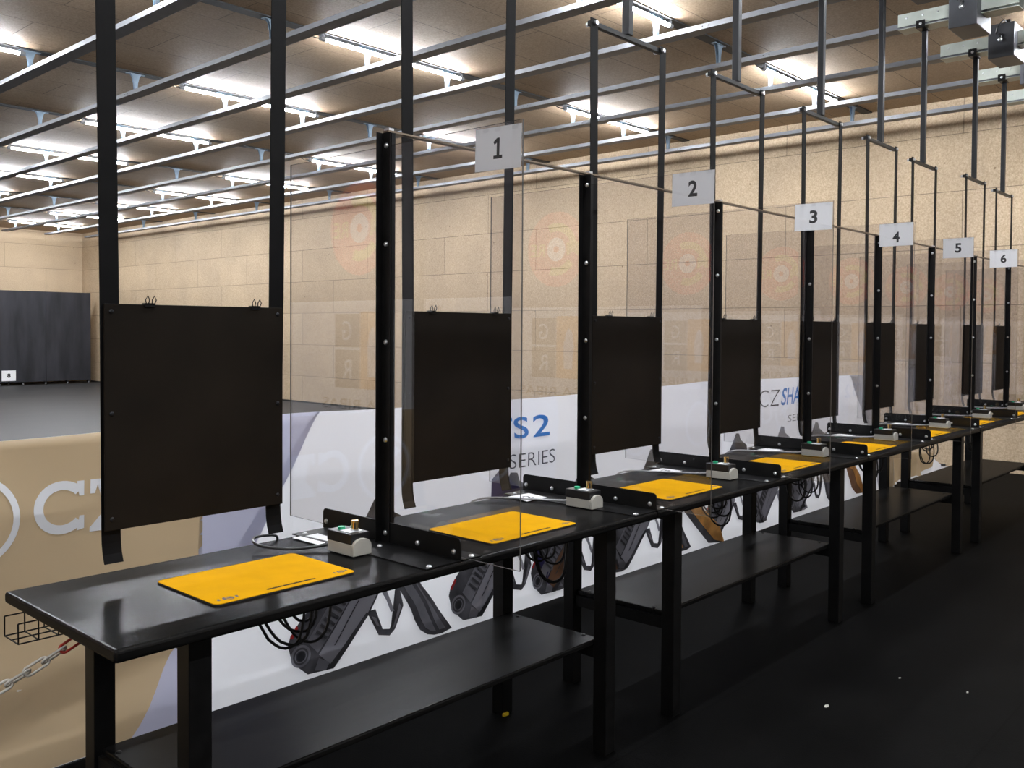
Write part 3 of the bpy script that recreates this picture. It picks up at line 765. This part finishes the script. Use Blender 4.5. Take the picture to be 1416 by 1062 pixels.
# pistols printed muzzle-down
def pistol(dx, dz, body='b_gun_dark', mid='b_gun_mid', grip='b_gun_mid', light='b_gun_light', s=1.0):
    def T(*pts): return poly(*[(dx + 1.46 + (x - 1.46) * s, max(.006, .035 + dz + (z - .035) * s)) for x, z in pts])
    def R(shape): return [(dx + 1.46 + (x - 1.46) * s, max(.006, .035 + dz + (z - .035) * s)) for x, z in shape[0]], shape[1]
    decal(T((1.46, .20), (1.485, .115), (1.565, .045), (1.70, .038), (1.92, .245), (2.02, .40), (2.16, .53), (2.13, .70), (2.03, .75), (2.01, .80), (1.955, .807), (1.90, .73), (1.70, .49), (1.548, .329), (1.511, .29), (1.473, .243)), body, 2)
    decal(T((1.62, .125), (1.70, .050), (1.91, .255), (2.01, .41), (1.93, .47), (1.79, .325)), light, 3)
    decal(T((1.555, .20), (1.615, .135), (1.785, .33), (1.93, .50), (1.88, .56), (1.72, .40)), mid, 3)
    decal(T((1.66, .048), (1.70, .040), (1.915, .248), (1.90, .262)), body, 4)
    for i in range(6):
        a = .0 + i * .022
        decal(T((1.60 + a, .235 + a * 1.2), (1.608 + a, .245 + a * 1.2), (1.665 + a, .20 + a * 1.2), (1.657 + a, .19 + a * 1.2)), body, 4)
    decal(R(ring(1.525, .140, .040, .052, 24)), mid, 3); decal(R(ring(1.525, .140, .026, .031, 20)), mid, 3); decal(R(disc(1.525, .140, .022, 16)), 'b_black', 4)
    decal(T((1.468, .235), (1.482, .228), (1.512, .275), (1.50, .287)), 'b_red', 3)
    decal(T((1.60, .055), (1.66, .040), (1.68, .075), (1.62, .11)), mid, 3)
    # trigger guard, trigger, grip
    decal(T((1.90, .26), (1.92, .235), (1.985, .125), (2.057, .105), (2.09, .13), (2.145, .24), (2.11, .36), (2.085, .33), (2.105, .235), (2.055, .14), (2.01, .15), (1.96, .262)), body, 2)
    decal(T((1.99, .35), (2.03, .34), (2.085, .225), (2.06, .225), (2.03, .29)), mid, 2)
    decal(T((2.05, .42), (2.10, .36), (2.135, .30), (2.17, .25), (2.20, .20), (2.225, .14), (2.26, .085), (2.31, .05), (2.36, .035), (2.42, .03), (2.49, .041), (2.455, .075), (2.42, .12), (2.39, .17), (2.36, .215), (2.32, .265), (2.28, .31), (2.24, .37), (2.21, .46), (2.16, .55)), body, 2)
    decal(T((2.12, .38), (2.17, .30), (2.21, .25), (2.24, .20), (2.265, .14), (2.295, .09), (2.335, .062), (2.37, .055), (2.345, .10), (2.315, .16), (2.285, .22), (2.245, .28), (2.20, .34), (2.17, .42)), grip, 3)
    decal(T((2.395, .055), (2.44, .055), (2.40, .11), (2.365, .165), (2.33, .215), (2.29, .265), (2.25, .32), (2.22, .38), (2.20, .40), (2.225, .34), (2.27, .28), (2.31, .22), (2.34, .16), (2.365, .105)), mid, 3)
    for i in range(7):
        a = i * .021
        decal(T((1.70 + a, .150 + a * 1.25), (1.708 + a, .150 + a * 1.25), (1.728 + a, .172 + a * 1.25), (1.720 + a, .174 + a * 1.25)), body, 4)
    decal(T((1.93, .235), (1.96, .22), (1.985, .17), (1.965, .18)), mid, 4)
    decal(T((2.07, .14), (2.085, .15), (2.125, .24), (2.11, .26)), mid, 4)
pistol(0, 0); pistol(1.01, .016, 'b_gun_dark', 'b_gun_mid', 'b_purple')
decal(poly((2.80, .80), (2.86, .845), (2.95, .79), (3.10, .68), (3.02, .56), (2.90, .52), (2.79, .66)), 'b_purple', 4)
pistol(1.69, .01, 'b_gun_dark', 'b_gun_mid', 'b_brown', 'b_brown', .95)
pistol(2.42, .02, 'b_gun_dark', 'b_gun_mid', 'b_orange')
decal(poly((4.72, .40), (4.86, .42), (5.05, .32), (5.32, .16), (5.40, .012), (5.15, .05), (4.93, .22)), 'b_gun_dark', 5)
decal(poly((4.80, .40), (4.92, .40), (5.08, .31), (5.33, .155), (5.40, .015), (5.24, .06), (5.02, .22)), 'b_orange', 6)
pistol(3.65, .03, 'b_gun_dark', 'b_gun_mid', 'b_gun_mid'); pistol(4.40, .03, 'b_gun_mid', 'b_gun_dark'); pistol(5.05, .02)
decal(poly((7.55, .42), (7.712, .336), (7.80, .22), (7.835, .134), (7.95, .06), (8.20, .04), (8.09, .14), (8.05, .236), (7.88, .36), (7.70, .46)), 'b_brown', 5)
decal(poly((7.72, .36), (7.86, .30), (7.95, .16), (8.10, .06), (8.18, .05), (8.06, .2), (7.9, .34)), 'b_orange', 6)
o = bn.build('printed_banner', smooth=True, recalc=False)
tag(o, 'long low white and gold printed banner standing behind the benches', 'banner')

# ------------------------------------------------------------------ end of the range: rubber backstop and its number plate
t = thing('backstop', (6.0, 25.2, 0), 'black rubber backstop screen standing before the end wall', 'backstop')
for i in range(6):
    x1 = 4.66 - 1.25 * i; MB().box(x1 - 1.246, x1, 0, .10, .085, 2.63, 'trap').build('rubber_slab', t, bevel=.006)
for i in range(13):
    x = 4.6 - i * .6
    MB().box(x - .03, x + .03, .01, .09, .03, .085, 'black_steel').cyl((x - .015, .03, .03), (x + .015, .03, .03), .03, 'galv', 10).build('foot', t)
t = thing('number_plate', (8.42, 25.185, .15), 'white plate with number 8 leaning at the foot of the black backstop', 'sign')
MB().box(-.18, .18, -.006, .006, -.02, .27, 'paper').build('plate', t)
vs, fs = text_fit('8', -.045, .045, .07, .19, .05)
d = MB(); d.add([(a, -.0075, b) for a, b in vs], fs, 'ink'); d.build('number', t)
MB().box(-.02, .02, -.004, .004, -.15, -.02, 'black_steel').build('stake', t)

# ------------------------------------------------------------------ left wall graphics (seen mirrored in the clear dividers)
LX = LEFTX + .003
def wallmesh(shapes, name, label, cat):
    m = MB()
    for i, (shape, mat, lay) in enumerate(shapes):
        bm = bmesh.new(); bv = [bm.verts.new((LX + .0012 * lay, a, b)) for a, b in shape[0]]
        for f in shape[1]:
            try: bm.faces.new([bv[q] for q in f])
            except ValueError: pass
        bmesh.ops.triangulate(bm, faces=bm.faces[:]); bm.verts.index_update()
        m.add([tuple(v.co) for v in bm.verts], [tuple(v.index for v in f.verts) for f in bm.faces], mat); bm.free()
    return tag(m.build(name), label, cat)
ey, ez = 3.18, 2.36
wallmesh([(disc(ey, ez, .335, 48), 'e_red', 0), (ring(ey, ez, .16, .235, 30, math.radians(65), math.radians(190)), 'e_yellow', 1), (ring(ey, ez, .16, .235, 20, math.radians(215), math.radians(290)), 'e_yellow', 1),
          (disc(ey, ez, .105, 32), 'b_white', 1), (disc(ey, ez, .03, 20), 'e_red', 2),
          (text_fit('RE', ey + .13, ey + .30, ez - .06, ez + .055, .01), 'e_yellow', 2), (text_fit('M', ey - .25, ey - .12, ez - .06, ez + .055, .01), 'e_yellow', 2)],
         'round_emblem', 'round red and yellow emblem high on the left wall, mirrored in the dividers', 'wall emblem')
wallmesh([(poly((1.70, .12), (6.2, .12), (6.2, 1.845), (1.70, 1.845)), 'b_white', 0),
          (poly((2.88, 1.215), (3.17, 1.215), (3.17, 1.765), (2.88, 1.765)), 'e_orange', 1), (poly((3.175, 1.51), (3.46, 1.51), (3.46, 1.75), (3.175, 1.75)), 'e_brown', 1), (poly((3.175, 1.215), (3.46, 1.215), (3.46, 1.49), (3.175, 1.49)), 'e_brown', 1),
          (poly((2.99, 1.30), (3.08, 1.30), (3.09, 1.5), (3.06, 1.62), (3.03, 1.66), (2.99, 1.62), (2.97, 1.5)), 'b_white', 2),
          (text_fit('G', 3.27, 3.37, 1.56, 1.70, 0), 'b_white', 2), (text_fit('R', 3.27, 3.37, 1.28, 1.42, 0), 'b_white', 2),
          (text_fit('GA RIBAS', 2.86, 3.61, 1.055, 1.135, 0), 'e_brown', 1),
          (poly((1.72, .14), (3.5, .14), (3.2, .75), (1.72, .75)), 'b_lav', 1), (text_fit('SH', 2.98, 3.36, .36, .53, .02), 'b_white', 2), (ring(3.86, .44, .17, .21, 36), 'b_lav', 1), (poly((3.80, .50), (3.95, .44), (3.93, .40), (3.84, .42), (3.82, .34), (3.78, .36)), 'b_lav', 1)],
         'wall_banner', 'white printed banner on the left wall, mirrored in the dividers', 'banner')

# scraps on the floor
def scrap(name, x, y, s, label):
    m = MB(); rnd = random.Random(name + str(x)); pts = [(s * rnd.uniform(.6, 1) * math.cos(a), s * .5 * rnd.uniform(.6, 1) * math.sin(a)) for a in [2 * PI * i / 7 for i in range(7)]]
    m.prism(pts, 2, .0005, .004, 'beige'); tag(m.build(name, None, (x, y, 0)), label, 'scrap')
scrap('wood_scrap', 2.973, -.377, .022, 'pale scrap on the dark floor, the largest and nearest one')
scrap('wood_scrap', 3.529, -.495, .010, 'tiny pale scrap on the dark floor, left of the other specks on the right')
scrap('wood_scrap', 3.564, -.785, .010, 'tiny pale scrap on the dark floor, furthest right')

# ------------------------------------------------------------------ camera
cd = bpy.data.cameras.new('camera'); cam = bpy.data.objects.new('camera', cd); COL.objects.link(cam); scn.camera = cam
cx, cy, cz, yaw, pit, rol, f, sy = -0.9103217, -2.0268639, 1.6468852, 0.83306993, -0.02264974, 0.00632251, 1266.24258, -47.0366
F = Vector((math.sin(yaw) * math.cos(pit), math.cos(yaw) * math.cos(pit), math.sin(pit)))
R = Vector((math.cos(yaw), -math.sin(yaw), 0)); U = R.cross(F)
R2 = R * math.cos(rol) + U * math.sin(rol); U2 = -R * math.sin(rol) + U * math.cos(rol)
cam.matrix_world = Matrix(((R2.x, U2.x, -F.x, cx), (R2.y, U2.y, -F.y, cy), (R2.z, U2.z, -F.z, cz), (0, 0, 0, 1)))
cd.sensor_fit = 'HORIZONTAL'; cd.sensor_width = 36; cd.lens = 36 * f / 1416; cd.shift_y = sy / 1416; cd.clip_start = .02; cd.clip_end = 100

# ------------------------------------------------------------------ world and view
w = bpy.data.worlds.new('world'); scn.world = w; w.use_nodes = True
w.node_tree.nodes['Background'].inputs[0].default_value = (0, 0, 0, 1); w.node_tree.nodes['Background'].inputs[1].default_value = 0
scn.view_settings.view_transform = 'Standard'; scn.view_settings.look = 'None'
scn.view_settings.gamma = 1; scn.view_settings.use_curve_mapping = False
scn.view_settings.exposure = 0.0
cy_ = scn.cycles
cy_.max_bounces = 10; cy_.diffuse_bounces = 5; cy_.glossy_bounces = 5; cy_.transparent_max_bounces = 64
cy_.use_denoising = True; cy_.use_light_tree = True; cy_.sample_clamp_indirect = 6
cy_.caustics_reflective = False; cy_.caustics_refractive = False
